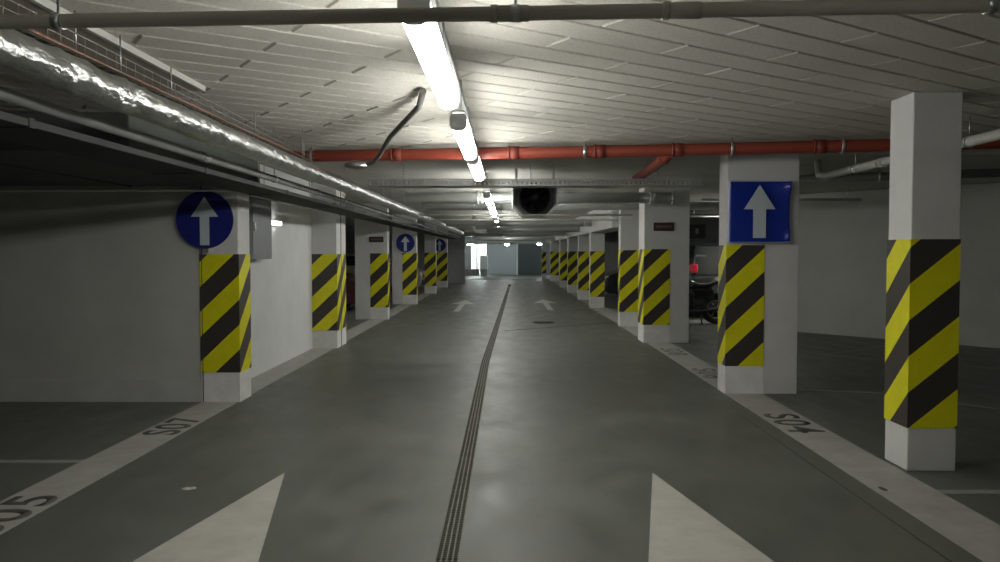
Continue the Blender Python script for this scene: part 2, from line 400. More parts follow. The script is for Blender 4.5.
mark('floor_joint', [rect(2.165, 2.175, -6, 7.4)], M['joint2'], 'thin straight joint in the lane floor just inside the right edge stripe', 'floor joint', th=.0012)
def blob(x, y, rx, ry, m, label, z0=0.0):
    p = [(x + rx*math.cos(2*PI*k/18)*(1 + .18*math.sin(3*k)), y + ry*math.sin(2*PI*k/18)*(1 + .15*math.cos(2*k))) for k in range(18)]
    mark('paint_spot', [p], m, label, 'paint spot', z0=z0)
blob(-2.03, 5.05, .045, .035, M['arrow'], 'small pale paint spot on the lane floor left of the left foreground arrow')
blob(2.40, 5.07, .02, .05, M['digit'], 'small dark mark on the right edge stripe beside the nearest right pillar', z0=.002)
struct(MB().box(-9.0, -3.085, 7.994, 8.0, 0, .225), 'baseboard_left', M['foot2'])

# drain grates, one metre each
gr = MB(); L_ = 0.995
for k in range(5):
    x = -DW + .004 + (2*DW - .008) * k / 4
    gr.box(x - .004, x + .004, 0, L_, -.022, -.001)
for k in range(34):
    y = (k + .5) * L_ / 34
    gr.box(-DW + .002, DW - .002, y - .0035, y + .0035, -.018, -.003)
grate0 = gr.build('drain_grate', M['galvd'])
A2 = math.atan2(0.435, 26.1)
for k in range(-12, 25):
    o = grate0 if k == -12 else copy_tree(grate0)
    if k < 0: o.location = (-0.295, 10.9 + k, 0); o.rotation_euler = (0, 0, 0)
    else: o.location = (-0.295 + math.sin(A2)*k, 10.9 + math.cos(A2)*k, 0); o.rotation_euler = (0, 0, -A2)
    tag(o, 'narrow dark steel grate in the drain channel down the middle of the lane', 'drain grate', 'drain grates down the middle of the lane')

# ------------------------------------------------------------------ pillars
def sheet(parent, pts, z0, z1, phase, s0=0.0, slope=.95, side_slope=1.0):
    """hazard sheet wrapped round the outline pts (list of (x, y)); u grows along it"""
    g = MB(); uvl = g.bm.loops.layers.uv.new('UVMap'); s = s0
    out = []
    s *= side_slope if s < 0 else 1
    for (xa, ya), (xb, yb) in zip(pts, pts[1:]):
        L = math.hypot(xb - xa, yb - ya) * (side_slope if s < -1e-6 else slope)
        fa = g.face([(xa, ya, z0), (xb, yb, z0), (xb, yb, z1), (xa, ya, z1)])
        for lo, (u, v) in zip(fa.loops, ((s, z0), (s + L, z0), (s + L, z1), (s, z1))): lo[uvl].uv = (u, v - phase)
        s += L
    bmesh.ops.remove_doubles(g.bm, verts=g.bm.verts[:], dist=1e-5)
    me = bpy.data.meshes.new('hazard_marking'); g.bm.to_mesh(me); g.bm.free(); me.materials.append(M['stripe'])
    o = bpy.data.objects.new('hazard_marking', me); COL.objects.link(o); o.parent = parent
    md = o.modifiers.new('s', 'SOLIDIFY'); md.thickness = .006; md.offset = 0
    return o
def pillar(x0, x1, y0, y1, label, side, sw=None, z0=.3, z1=1.6, phase=0.0, foot=True, wrap=.3, joint=None, top=CEIL, group=None, slope=.95):
    """side 'R': right-hand row, its lane face is x0; 'L': left-hand row, its lane face is x1. sw = width of the sheet on the front"""
    e = empty('concrete_pillar', ((x0+x1)/2, (y0+y1)/2, 0), label, 'pillar', group)
    cx, cy = (x0+x1)/2, (y0+y1)/2
    MB().box(x0-cx, x1-cx, y0-cy, y1-cy, 0, top).build('shaft', M['pillar'], e, bevel=.008)
    sw = sw or (x1 - x0); d = .004; wrap = min(wrap, y1 - y0)
    if side == 'R':
        pts = [(x0-d, y0+wrap), (x0-d, y0-d), (x0+sw, y0-d)]
        sheet(e, [(a-cx, c-cy) for a, c in pts], z0, z1, phase, s0=-wrap, slope=slope)
        if foot:
            MB().box(x0-.002-cx, x0+sw-cx, y0-.002-cy, y0+wrap-cy, 0, z0-.002).build('painted_foot', M['foot'], e)
    else:
        pts = [(x1-sw, y0-d), (x1+d, y0-d), (x1+d, y0+wrap)]
        sheet(e, [(a-cx, c-cy) for a, c in pts], z0, z1, phase, s0=0, slope=slope)
        if foot:
            MB().box(x1-sw-cx, x1+.002-cx, y0-.002-cy, y0+wrap-cy, 0, z0-.002).build('painted_foot', M['foot'], e)
    if joint:
        g = MB()
        for jb in joint: g.box(*jb)
        g.build('joint_seam', M['joint'], e).location = (-cx, -cy, 0)
    return e
PH = 1.17 
pillar(2.765, 3.10, 5.50, 5.83, 'nearest right pillar, square white column beside the edge stripe', 'R', phase=1.29, foot=False, slope=.82, wrap=.33)
pillar(2.33, 3.09, 8.5, 8.82, 'wide white pillar on the right carrying the square blue arrow sign', 'R', sw=.40, phase=PH, z1=1.585)
pillar(2.28, 3.03, 13.3, 13.85, 'grey pillar on the right with a small dark plaque above its stripes', 'R', sw=.43, phase=PH, wrap=.55, z1=1.56)
pillar(2.30, 3.0, 16.2, 16.5, 'fourth right pillar, half hidden behind the one with the dark plaque', 'R', phase=PH + .05, z1=1.55)
pillar(2.26, 2.64, 21.6, 21.9, 'brightly striped narrow right pillar standing where the hatch lines end', 'R', phase=1.38, z1=1.53, wrap=.06, top=2.03)
pillar(2.27, 2.62, 25.3, 25.6, 'narrow right pillar just behind the brightest striped one', 'R', phase=1.3, z1=1.53, wrap=.06, top=2.03)
for (yy, ph, lab) in ((29.6, 1.2, 'distant right pillar, third from the far end of the row'), (34.0, 1.0, 'distant right pillar, second from the far end of the row'),
                      (41.5, 1.35, 'farthest right striped pillar, just before the end wall')):
    pillar(2.27, 2.7, yy, yy + .35, lab, 'R', phase=ph, z1=1.53, top=2.03)
x_ = 2.0
pillar(1.98, 2.22, 45.0, 45.35, 'thin far pillar standing out into the lane before the dark gate', 'R', phase=1.1, z1=1.53)
pillar(-3.08, -2.69, 8.0, 8.36, 'nearest left pillar with the round blue sign, at the end of the left wall', 'L', phase=.91, z1=1.49, wrap=.35,
       joint=[(-3.062, -3.054, 7.992, 8.0, 0, CEIL)])
pillar(-3.05, -2.66, 12.5, 13.2, 'second left pillar, a pair of columns split by a seam at the end of the white wall', 'L', phase=.81, z0=.28, z1=1.48, wrap=.69,
       joint=[(-2.66, -2.652, 12.80, 12.82, 0, CEIL)])
pillar(-3.38, -2.66, 17.8, 18.1, 'third left pillar, wide, with a small dark plaque above its stripes', 'L', sw=.38, phase=.73, z0=.28, z1=1.48)
pillar(-3.30, -2.60, 23.0, 23.3, 'fourth left pillar carrying the distant round blue arrow sign', 'L', sw=.40, phase=.9, z0=.28, z1=1.48)
pillar(-2.98, -2.58, 29.0, 29.3, 'fifth left pillar, narrow, just behind the silver car', 'L', phase=.8, z0=.28, z1=1.48)
pillar(-2.97, -2.53, 34.0, 34.3, 'sixth left pillar carrying the farthest round blue sign', 'L', phase=.9, z0=.28, z1=1.48)

# ------------------------------------------------------------------ beam over the right row, cross beams
e = tag(MB().box(2.23, 2.75, 17.0, 52.7, 2.03, CEIL).build('ceiling_beam', M['pillar'], bevel=.01), 'long pale concrete beam running along the top of the far right pillars', 'beam')
e = empty('cable_trunking', (-2.2, 0, 2.045), 'long dark flat trunking slung under the foil duct along the left row of pillars', 'trunking')
MB().box(-.19, .17, -1, 33, 0, .035, .004).build('trunk_body', M['trunk'], e)
for k in range(17): MB().box(-.195, .175, k*2.0 - .6, k*2.0 - .56, -.004, .039).build('strap', M['trunk'], e)
for k in range(4, 17, 2): MB().cyl((-.1, k*2.0 - .58, .035), (-.1, k*2.0 - .58, CEIL - 2.045), .005, 8).build('hanger_rod', M['galv'], e)
e = empty('flat_duct', (-5.75, 6.6, 2.17), 'wide dark flat duct hanging under the ceiling in front of the left wall', 'duct')
MB().box(-3.3, 3.3, -1.4, 1.36, 0, .25, .01).build('duct_body', M['darkduct'], e)
for xx in (-2.2, -.8, .6, 2.0): MB().box(xx - .02, xx + .02, -1.41, 1.37, -.012, .26).build('strap', M['darkduct'], e)
for xx in (-2.2, -.8, .6, 2.0):
    MB().cyl((xx, -1.3, .25), (xx, -1.3, .43), .006, 8).build('hanger_rod', M['galv'], e)
tag(MB().box(-2.95, -2.0, -1.5, 5.27, 2.568, 2.598).build('ceiling_panel', M['panel']), 'dropped ceiling panel with a pale edge above the foil duct at top left', 'ceiling panel')
tag(MB().box(-2.0, -1.975, -1.5, 5.27, 2.563, 2.598).build('edge_profile', M['pipew']), 'thin white profile along the edge of the dropped ceiling panel at top left', 'trim profile')

# ------------------------------------------------------------------ signs
def arrow_shape(g, y, th, s, tip, hw, hb, sw, bot):
    g.prism([(0, tip*s), (-hw*s, hb*s), (-sw*s, hb*s), (-sw*s, bot*s), (sw*s, bot*s), (sw*s, hb*s), (hw*s, hb*s)], 'y', y - th, y)
def round_sign(x, y, z, r, label, m):
    e = empty('round_sign', (x, y, z), label, 'sign')
    MB().cyl((0, -.010, 0), (0, -.014, 0), r * .985, 48).build('blue_disc', m, e)
    g = MB(); g.tube([(math.cos(2*PI*k/48)*r, -.010, math.sin(2*PI*k/48)*r) for k in range(49)], .006, 6, caps=False); g.build('rim', M['blued'], e)
    g = MB(); g.cyl((0, 0, 0), (0, -.010, 0), r, 48); g.build('back_plate', M['steel'], e)
    g = MB()
    s = r
    g.prism([(0, .80*s), (-.48*s, .10*s), (.48*s, .10*s)], 'y', -.018, -.0142); g.box(-.165*s, .165*s, -.018, -.0142, -.90*s, .11*s)
    g.build('arrow', M['signw'], e)
    MB().box(-.03, .03, -.008, .0, -r - .05, -r + .02).build('bracket', M['steel'], e)
    return e
round_sign(-3.01, 7.975, 1.835, .283, 'large round blue sign with a white up arrow on the nearest left pillar', M['blued'])
round_sign(-2.91, 22.98, 1.77, .26, 'small distant round blue arrow sign on the fourth left pillar', M['blued'])
round_sign(-2.85, 33.98, 1.80, .26, 'farthest round blue sign, on the sixth left pillar', M['blued'])
e = empty('square_sign', (2.655, 8.47, 1.935), 'square blue sign with a white up arrow on the right pillar', 'sign')
def warped(half, y, th, nseg=32, corner=.04):
    """sheet metal panel, slightly dished, with its corners bent forward"""
    g = MB(); vs = {}
    for i in range(nseg + 1):
        for j in range(nseg + 1):
            u = -1 + 2*i/nseg; v = -1 + 2*j/nseg
            dy = .012*(u*u + v*v) * .5 - .004*math.sin(3*u + 1.3*v) + .010*max(0, u*-v*1.0)
            dy += .28*max(0, u - .80)**1.5 * (math.exp(-((v + .80)/.22)**2) + .9*math.exp(-((v - .85)/.25)**2)) + .05*max(0, u - .3)**1.6 * math.exp(-((v - .8)/.35)**2)
            vs[i, j] = g.bm.verts.new((u*half, y - dy, v*half))
    for i in range(nseg):
        for j in range(nseg):
            fa = g.bm.faces.new((vs[i, j], vs[i+1, j], vs[i+1, j+1], vs[i, j+1])); fa.smooth = True
    return g
o = warped(.327, -.012, 0).build('rim', M['signr'], e); md = o.modifiers.new('s', 'SOLIDIFY'); md.thickness = .003; md.offset = 1
for v in o.data.vertices: v.co.y += .004
o = warped(.315, -.012, 0).build('blue_face', M['blue'], e); md = o.modifiers.new('s', 'SOLIDIFY'); md.thickness = .002; md.offset = 1
g = MB(); s = .327
g.prism([(0, .86*s), (-.50*s, .08*s), (.50*s, .08*s)], 'y', -.034, -.024); g.box(-.20*s, .20*s, -.034, -.024, -.84*s, .09*s)
g.build('arrow', M['signw'], e)
MB().box(-.2, .2, -.006, .02, .1, .13).box(-.2, .2, -.006, .02, -.13, -.1).build('bracket', M['steel'], e)
def plaque(x, y, z, w, h, label):
    e = empty('wall_plaque', (x, y, z), label, 'plaque')
    MB().box(-w/2, w/2, -.012, 0, -h/2, h/2).build('plate', M['plate'], e, bevel=.003)
    g = MB(); xx = -w*.38
    while xx < w*.38:
        ww = random.uniform(.012, .022); g.box(xx, xx + ww, -.014, -.0122, -.018, .022); xx += ww + .008
    g.build('lettering', M['plater'], e)
plaque(2.60, 13.29, 1.93, .34, .14, 'small dark plaque with faint reddish lettering on the third right pillar')
plaque(-2.90, 17.79, 1.79, .32, .12, 'small dark plaque on the third left pillar above its stripes')

# ------------------------------------------------------------------ lamps
LZ = 2.29
def make_lamp(label, length=1.55, w=.10):
    e = empty('ceiling_lamp', (0, 0, 0), label, 'lamp', 'added unseen fluorescent lamps over the lane')
    prof = [(-w*.36, .045), (-w*.5, .025), (-w*.5, -.02), (-w*.4, -.042), (-w*.2, -.052), (w*.2, -.052), (w*.4, -.042), (w*.5, -.02), (w*.5, .025), (w*.36, .045)]
    MB().prism(prof, 'y', .02, length - .02).build('diffuser', M['lamp'], e)
    MB().box(-w*.38, w*.38, .03, length - .03, .0455, .068, .005).build('housing', M['house'], e)
    for a, c in ((0, .0195), (length - .0195, length)):
        MB().prism([(x*1.04, z*1.04) for x, z in prof], 'y', a, c).build('end_cap', M['capm'], e)
    for yy in (.3, length - .3):
        MB().cyl((0, yy, .066), (0, yy, CEIL - LZ), .004, 8).build('hanger', M['galv'], e)
    return e
lamp0 = None
LY = [-4.6, -1.6, 2.56, 4.79, 6.66, 10.95, 13.0, 15.15, 18.2, 21.5, 25.0, 29.5, 34.5, 40.0, 46.0]  # the first pair is added out of view to light the foreground
LN = ['lit tube lamp over the lane behind the camera']*2 + ['nearest, largest lit tube lamp at the top of the picture', 'second lit tube lamp from the camera, just behind the largest one',
      'third lit tube lamp from the camera, just past the red pipe', 'lit tube lamp just left of the ceiling fan casing', 'lit tube lamp between the two nearest zinc cross ducts']
for i, yy in enumerate(LY):
    lab = LN[i] if i < len(LN) else 'small distant lit tube lamp in the line over the lane'
    if lamp0 is None: lamp0 = make_lamp(lab); o = lamp0
    else: o = copy_tree(lamp0)
    o['label'] = lab; o.location = (-.303 + .0030*yy, yy, LZ)
    if i >= len(LN): o['group'] = 'distant tube lamps over the lane'
    elif i > 1 and 'group' in o: del o['group']
for x, y, lab in ((5.5, 16.2, 'added unseen tube lamp lighting the right bays behind the pillar with the square sign'), (-5.9, 17.6, 'added unseen tube lamp lighting the left bays behind the white wall')):  # hidden lamps added to brighten the vehicles in the side bays
    o = copy_tree(lamp0); o['label'] = lab; o.location = (x, y, LZ)
    if 'group' in o: del o['group']
# lighting rail and its feed cable
g = MB().box(-.33, -.30, 1.0, 50, 2.56, 2.595); g.build('lighting_rail', M['galv'])
tag(bpy.data.objects['lighting_rail'], 'thin steel rail on the ceiling above the line of tube lamps', 'rail')
def round_lamp(x, y, z, label):
    e = empty('bulkhead_lamp', (x, y, z), label, 'lamp')
    MB().cyl((0, 0, .05), (0, 0, CEIL - z), .012, 10).build('stem', M['house'], e)
    MB().cyl((0, 0, .03), (0, 0, .06), .16, 24).build('base', M['house'], e)
    MB().sphere((0, 0, .02), .15, (1, 1, .55)).build('diffuser', M['lobby'], e)
round_lamp(.02, 50.0, 1.97, 'round lit lamp above the light grey gate at the far end')
round_lamp(2.05, 50.0, 1.97, 'round lit lamp above the dark gate at the far right end')
def lobby_lamp(x, y, z, lx, label, m='lobby'):
    e = empty('bulkhead_lamp', (x, y, z), label, 'lamp')
    MB().box(-lx, lx, -.06, .06, .04, .09).build('housing', M['house'], e)
    MB().box(-lx*.95, lx*.95, -.05, .05, -.01, .04, .01).build('diffuser', M[m], e)
    MB().cyl((0, 0, .09), (0, 0, CEIL - z), .01, 8).build('stem', M['house'], e)
lobby_lamp(-2.35, 51.5, 1.97, .2, 'lit lamp at the left of the bright lobby opening')
lobby_lamp(-2.15, 55.0, 2.1, .7, 'long lit lamp inside the bright lobby at the far end', 'lobby2')
e = empty('emergency_lamp', (-3.048, 10.35, 1.885), 'small lit emergency lamp on the white left wall beside the grey box', 'lamp')
MB().box(0, .03, -.21, .21, -.036, .036, .006).build('base', M['house'], e)
MB().box(.03, .085, -.2, .2, -.028, .028, .01).build('diffuser', M['bulk'], e)
e = empty('junction_cabinet', (-3.046, 9.0, 1.43), 'tall grey metal box on the left wall just behind the nearest left pillar', 'cabinet')
MB().box(0, .17, 0, .78, 0, .75, .006).build('body', M['box'], e)
MB().box(.17, .18, .03, .75, .03, .72, .003).build('door', M['box'], e)
MB().box(.18, .2, .06, .08, .32, .42).build('handle', M['galv'], e)

# ------------------------------------------------------------------ pipes and ducts
def pipe(name, pts, r, m, label, cat, joints=(), clamps=(), n=16, jm=None):
    """joints, clamps: distances along the pipe (from its start) of sockets and hanger clamps up to the ceiling"""
    e = empty(name, (0, 0, 0), label, cat)
    MB().tube(pts, r, n).build('pipe_run', m, e)
    P = [Vector(p) for p in pts]
    def at(d):
        for a, b_ in zip(P, P[1:]):
            L = (b_ - a).length
            if d <= L: return a + (b_ - a) * d / L, (b_ - a).normalized()
            d -= L
        return P[-1], (P[-1] - P[-2]).normalized()
    for d in joints:
        p, t = at(d); MB().cyl(p - t*.05, p + t*.05, r*1.13, n).cyl(p - t*.062, p - t*.042, r*1.24, n).build('socket', jm or m, e)
    for d in clamps:
        p, t = at(d); g = MB().cyl(p - t*.014, p + t*.014, r*1.2, n)
        if p.z + r < CEIL - .02: g.cyl((p.x, p.y, p.z + r), (p.x, p.y, CEIL), .005, 8)
        g.build('clamp', M['galv'], e)
    return e
pipe('ceiling_pipe', [(-4.5, 2.60, 2.215), (0, 2.385, 2.215), (5.0, 2.13, 2.215)], 0.0215, M['pipeg'], 'dark grey pipe crossing the whole top of the picture', 'pipe',
     joints=(4.52, 5.02), clamps=(3.14, 4.53, 5.88))
# the red sprinkler main
sp = pipe('sprinkler_pipe', [(-9.0, 8.55, 2.50), (-3.4, 8.34, 2.50), (-2.2, 8.30, 2.50), (1.4, 7.85, 2.50), (2.1, 7.72, 2.50), (4.5, 7.36, 2.51), (9.0, 6.9, 2.51)], .058, M['red'],
     'red sprinkler main crossing under the ceiling behind the second tube lamp', 'pipe',
     joints=(7.9, 9.1, 9.95, 10.7, 12.0), clamps=(7.0, 8.6, 9.8, 11.2, 12.2), jm=M['redd'])
g = MB().tube([(1.58, 7.84, 2.49), (1.585, 8.1, 2.455), (1.60, 8.7, 2.44), (1.63, 9.6, 2.44), (1.64, 10.2, 2.44)], .054, 16); g.build('branch', M['red'], sp)
MB().cyl((1.583, 8.02, 2.468), (1.585, 8.12, 2.454), .063, 16).build('branch_socket', M['redd'], sp)
g = pipe('conduit', [(-.55, 5.3, 2.57), (-.62, 5.7, 2.54), (-1.0, 6.9, 2.50), (-1.22, 7.7, 2.44), (-1.32, 7.95, 2.40), (-1.5, 8.05, 2.37)], .022, M['pipeg2'],
     'dark grey flexible conduit running from the ceiling to the red pipe', 'conduit')
g = MB(); g.sphere((-1.50, 8.00, 2.375), .08, (1.5, .9, .6)); tag(g.build('foil_joint', M['foil']), 'foil wrapped pipe joint hanging at the red pipe', 'pipe joint')

# foil-wrapped duct along the left
def foil_duct():
    g = MB(); pts = []; y = -1.0
    while y < 46:
        pts.append((-1.80 + .003*y, y, 2.238)); y += .03 if y < 7 else (.08 if y < 14 else .4)
    g.tube(pts, .073, 28)
    for v in g.bm.verts:
        p = v.co; c = Vector((-1.80 + .003*p.y, p.y, 2.238)); d = (p - c)
        if d.length < 1e-6: continue
        q = Vector((p.x*14, p.y*6, p.z*14))
        amp = .013 if p.y < 3.9 else .006
        v.co = c + d * (1 + (noise.noise(q) * amp + noise.noise(q*3.1) * amp * .5) / .073)
    return g
e = empty('foil_duct', (0, 0, 0), 'long foil wrapped duct with a bright highlight along the upper left of the lane', 'duct')
foil_duct().build('duct_run', M['foil'], e)
for y in (0.6, 7.0, 9.0, 11.5, 14, 17, 21, 26):
    x = -1.80 + .003*y
    g = MB().tube([(x + math.cos(2*PI*k/32)*.0815, y, 2.238 + math.sin(2*PI*k/32)*.0815) for k in range(33)], .002, 6, caps=False).cyl((x, y, 2.32), (x, y, CEIL), .003, 8); g.build('hanger', M['galv'], e)
pipe('pale_pipe', [(-2.04, -1.0, 2.15), (-2.0, 34, 2.15)], .028, M['pipem'], 'pale pipe slung just below and left of the foil duct', 'pipe',
     joints=(3.2, 6.4, 9.6, 14), clamps=(1.4, 8.0, 11, 15))
pipe('pale_pipe', [(-2.84, 8.4, 2.15), (-2.86, 12.4, 2.15)], .022, M['pipew'], 'pale pipe running along the top of the white left wall', 'pipe', joints=(1.5,), clamps=(1.0, 3.2))
pipe('pale_pipe', [(-9.0, 7.95, 2.125), (-2.3, 7.95, 2.125)], .011, M['pipew'], 'thin pale pipe running along the left wall at the height of the round sign top', 'pipe')
# wire cable tray with orange cable, over the foil duct
e = empty('wire_cable_tray', (0, 0, 0), 'wire mesh cable tray hanging above and left of the foil duct', 'cable tray')
g = MB(); XL, XR, ZB, ZT = -2.16, -1.94, 2.415, 2.495
for x, z in ((XL, ZT), (XL, ZB), (XR, ZB), (XR, (ZB+ZT)/2), (XR, ZT), (-2.05, ZB)): g.cyl((x, -1, z), (x, 8.1, z), .0028, 6)
y = -1.0
while y < 8.05:
    g.tube([(XL, y, ZT), (XL, y, ZB), (XR, y, ZB), (XR, y, ZT)], .0024, 5); y += .10
g.build('mesh', M['traym'], e)
for y in (1.9, 3.63, 4.05, 4.66, 6.2, 7.7):
    MB().cyl((XR - .005, y, ZB), (XR - .005, y, CEIL), .0045, 8).build('hanger_rod', M['galv'], e)
tag(MB().tube([(-1.965, -1 + k*.5, 2.4265 + .003*math.sin(k*1.7)) for k in range(19)], .008, 8).build('cable', M['orange']), 'orange cable lying in the wire cable tray', 'cable')
tag(MB().tube([(-2.02, -1 + k*.5, 2.4275 + .003*math.sin(k*2.1)) for k in range(19)], .009, 8).build('cable', M['black']), 'black cable lying in the wire cable tray', 'cable')

# cross cable tray in front of the fan
def perforated_tray(y, z, x0, x1, label, h=.085, w=.30):
    e = empty('cable_tray', (0, 0, 0), label, 'cable tray'); g = MB()
    g.box(x0, x1, y, y + w, z, z + .004)
    for yy in (y, y + w - .003):
        g.box(x0, x1, yy, yy + .003, z, z + .018); g.box(x0, x1, yy, yy + .003, z + h - .02, z + h)
        x = x0
        while x < x1: g.box(x, x + .028, yy, yy + .003, z + .018, z + h - .02); x += .055
    g.build('tray', M['galv'], e)
    x = x0 + .4
    while x < x1: MB().cyl((x, y + w/2, z), (x, y + w/2, CEIL), .005, 8).build('hanger_rod', M['galv'], e); x += 1.5
perforated_tray(9.35, 2.28, -1.62, 2.3, 'perforated steel cable tray crossing the lane in front of the fan')
# cross ducts
pipe('zinc_duct', [(-1.60, 12.6, 2.36), (2.6, 12.6, 2.36)], .085, M['duct'], 'thick zinc duct crossing the lane just behind the fan', 'duct', joints=(1.2, 3.9), clamps=(2.0, 4.6))
pipe('zinc_duct', [(-1.60, 15.0, 2.37), (5.2, 15.0, 2.37)], .075, M['duct'], 'zinc duct crossing the lane second behind the fan', 'duct', joints=(2.0,), clamps=(1.5, 4.4))
pipe('thin_pipe', [(-1.60, 14.68, 2.185), (2.3, 14.68, 2.185)], .018, M['pipew'], 'thin pale pipe crossing the lane level with the fan bottom', 'pipe', clamps=(1.0, 3.5))
pipe('thin_pipe', [(-1.60, 16.9, 2.19), (2.3, 16.9, 2.19)], .022, M['pipew'], 'thin pale pipe crossing the lane where the right beam begins', 'pipe', clamps=(1.0, 3.5))
pipe('zinc_duct', [(-1.58, 20.9, 2.26), (2.20, 20.9, 2.26)], .085, M['duct'], 'thick zinc duct crossing the lane halfway to the end', 'duct', clamps=(1.2, 3.6))
pipe('zinc_duct', [(-1.0, 24.4, 2.20), (2.20, 24.4, 2.20)], .085, M['duct'], 'zinc duct crossing the lane two thirds of the way to the end', 'duct', clamps=(1.2, 3.6))
pipe('pipe_offset', [(-1.0, 24.2, 2.60), (-1.0, 24.2, 2.20), (-.95, 24.2, 2.14), (-.6, 24.2, 2.14)], .05, M['pipew'], 'pale pipe bending down to the distant cross duct', 'pipe')
pipe('zinc_duct', [(-1.55, 29.0, 2.17), (2.20, 29.0, 2.17)], .08, M['duct'], 'zinc duct crossing the lane far down', 'duct', clamps=(1.2, 3.6))
pipe('zinc_duct', [(-1.55, 36.5, 2.12), (2.20, 36.5, 2.12)], .09, M['duct'], 'zinc duct crossing the lane beyond the last left pillar', 'duct', clamps=(1.2, 3.6))
pipe('zinc_duct', [(-3.2, 48.8, 2.10), (2.20, 48.8, 2.10)], .07, M['duct'], 'farthest duct crossing just before the end wall', 'duct', clamps=(1.2, 3.6))
# right side
pipe('pale_pipe', [(3.72, 3.0, 2.40), (3.72, 9.4, 2.40), (3.72, 9.6, 2.43), (3.72, 9.65, 2.6)], .042, M['pipew'], 'pale pipe under the ceiling right of the two nearest right pillars', 'pipe', joints=(2.4, 5.0), clamps=(5.6, 3.5))
pipe('thin_pipe', [(3.2, 13.2, 2.37), (5.8, 13.2, 2.37)], .022, M['pipew'], 'thin pipe before the slanted right wall', 'pipe', clamps=(1.0, 2.4))
pipe('thin_pipe', [(3.1, 17.4, 2.28), (4.9, 17.4, 2.28)], .022, M['galv'], 'thin pipe above the motorcycle bay', 'pipe', clamps=(.8,))
pipe('grey_pipe', [(3.2, 11.2, 2.50), (8.9, 9.0, 2.50)], .055, M['pipeg2'], 'dark pipe under the ceiling behind the nearest right pillar', 'pipe', clamps=(1.8, 4.2))
pipe('grey_pipe', [(3.1, 18.5, 2.42), (8.5, 18.5, 2.42)], .05, M['pipeg2'], 'dark pipe above the parked green car', 'pipe', clamps=(1.2,))
e = empty('wall_box', (5.25, 22.98, 2.05), 'small dark box with a pale spot on the wall above the parked green car', 'box')
e.location = (5.42, 22.98, 2.1)
MB().box(-.24, .24, -.14, 0, -.2, .2, .01).build('body', M['black'], e); MB().box(-.05, .03, -.15, -.14, -.07, .08).build('pale_spot', M['pipew'], e)

# ------------------------------------------------------------------ fan
e = empty('ceiling_fan_unit', (.365, 10.3, 2.22), 'octagonal metal duct fan hanging under the ceiling over the right half of the lane', 'fan')
oct_ = [(-.29, .22), (-.29, -.10), (-.16, -.24), (.16, -.24), (.29, -.10), (.29, .22)]
def ring_prism(outer, inner, y0, y1):
    g = MB(); n = len(outer)
    L = [[g.bm.verts.new((p[0], y, p[1])) for p in poly] for poly in (outer, inner) for y in (y0, y1)]
    o0, o1, i0, i1 = L
    for k in range(n):
        q = (k + 1) % n
        g.bm.faces.new((o0[k], o1[k], o1[q], o0[q])); g.bm.faces.new((i0[k], i0[q], i1[q], i1[k]))
        g.bm.faces.new((o0[k], o0[q], i0[q], i0[k])); g.bm.faces.new((o1[k], i1[k], i1[q], o1[q]))
    return g
inn = [(-.27, .205), (-.27, -.09), (-.15, -.22), (.15, -.22), (.27, -.09), (.27, .205)]
ring_prism(oct_, inn, 0, .9).build('casing', M['case'], e)
N = 48
circ = [(math.cos(2*PI*k/N)*.185, 0.0 + math.sin(2*PI*k/N)*.185) for k in range(N)]
def on_oct(t):
    d = Vector((math.cos(t), math.sin(t))); best = 9
    for k in range(6):
        a = Vector(inn[k]); c = Vector(inn[(k+1) % 6]); s_ = c - a; a = a - Vector((0, 0))
        den = d.x*s_.y - d.y*s_.x
        if abs(den) < 1e-9: continue
        tt = (a.x*s_.y - a.y*s_.x)/den; uu = (a.x*d.y - a.y*d.x)/den
        if tt > 0 and -.001 <= uu <= 1.001: best = min(best, tt)
    return (d.x*best, d.y*best)
ring_prism([on_oct(2*PI*k/N) for k in range(N)], circ, .30, .32).build('baffle', M['baffle'], e)
ring_prism([(math.cos(2*PI*k/N)*.20, 0.0 + math.sin(2*PI*k/N)*.20) for k in range(N)], circ, .02, .85).build('barrel', M['fan'], e)
MB().tube([(0, .04, 0), (0, .08, 0), (0, .28, 0)], .07, 20, rf=lambda i: (.03, .07, .07)[i]).build('hub', M['fan'], e)
for k in range(7):
    a = 2*PI*k/7; g = MB(); c, s_ = math.cos(a), math.sin(a); px, pz = -s_, c
    A = [(c*.065 + px*-.025, .10, s_*.065 + pz*-.025), (c*.18 + px*-.06, .09, s_*.18 + pz*-.06),
         (c*.185 + px*.05, .17, s_*.185 + pz*.05), (c*.065 + px*.025, .16, s_*.065 + pz*.025)]
    g.face(A); o = g.build('blade', M['fan'], e); md = o.modifiers.new('s', 'SOLIDIFY'); md.thickness = .004
MB().cyl((0, .45, 0), (0, .80, 0), .183, 32).build('dark_plug', M['fan'], e)  # added dark plug, keeps the lit background from showing between the blades
for xx in (-.24, .24):
    MB().box(xx - .015, xx + .015, .1, .14, .22, CEIL - 2.22).build('hanger', M['galv'], e)

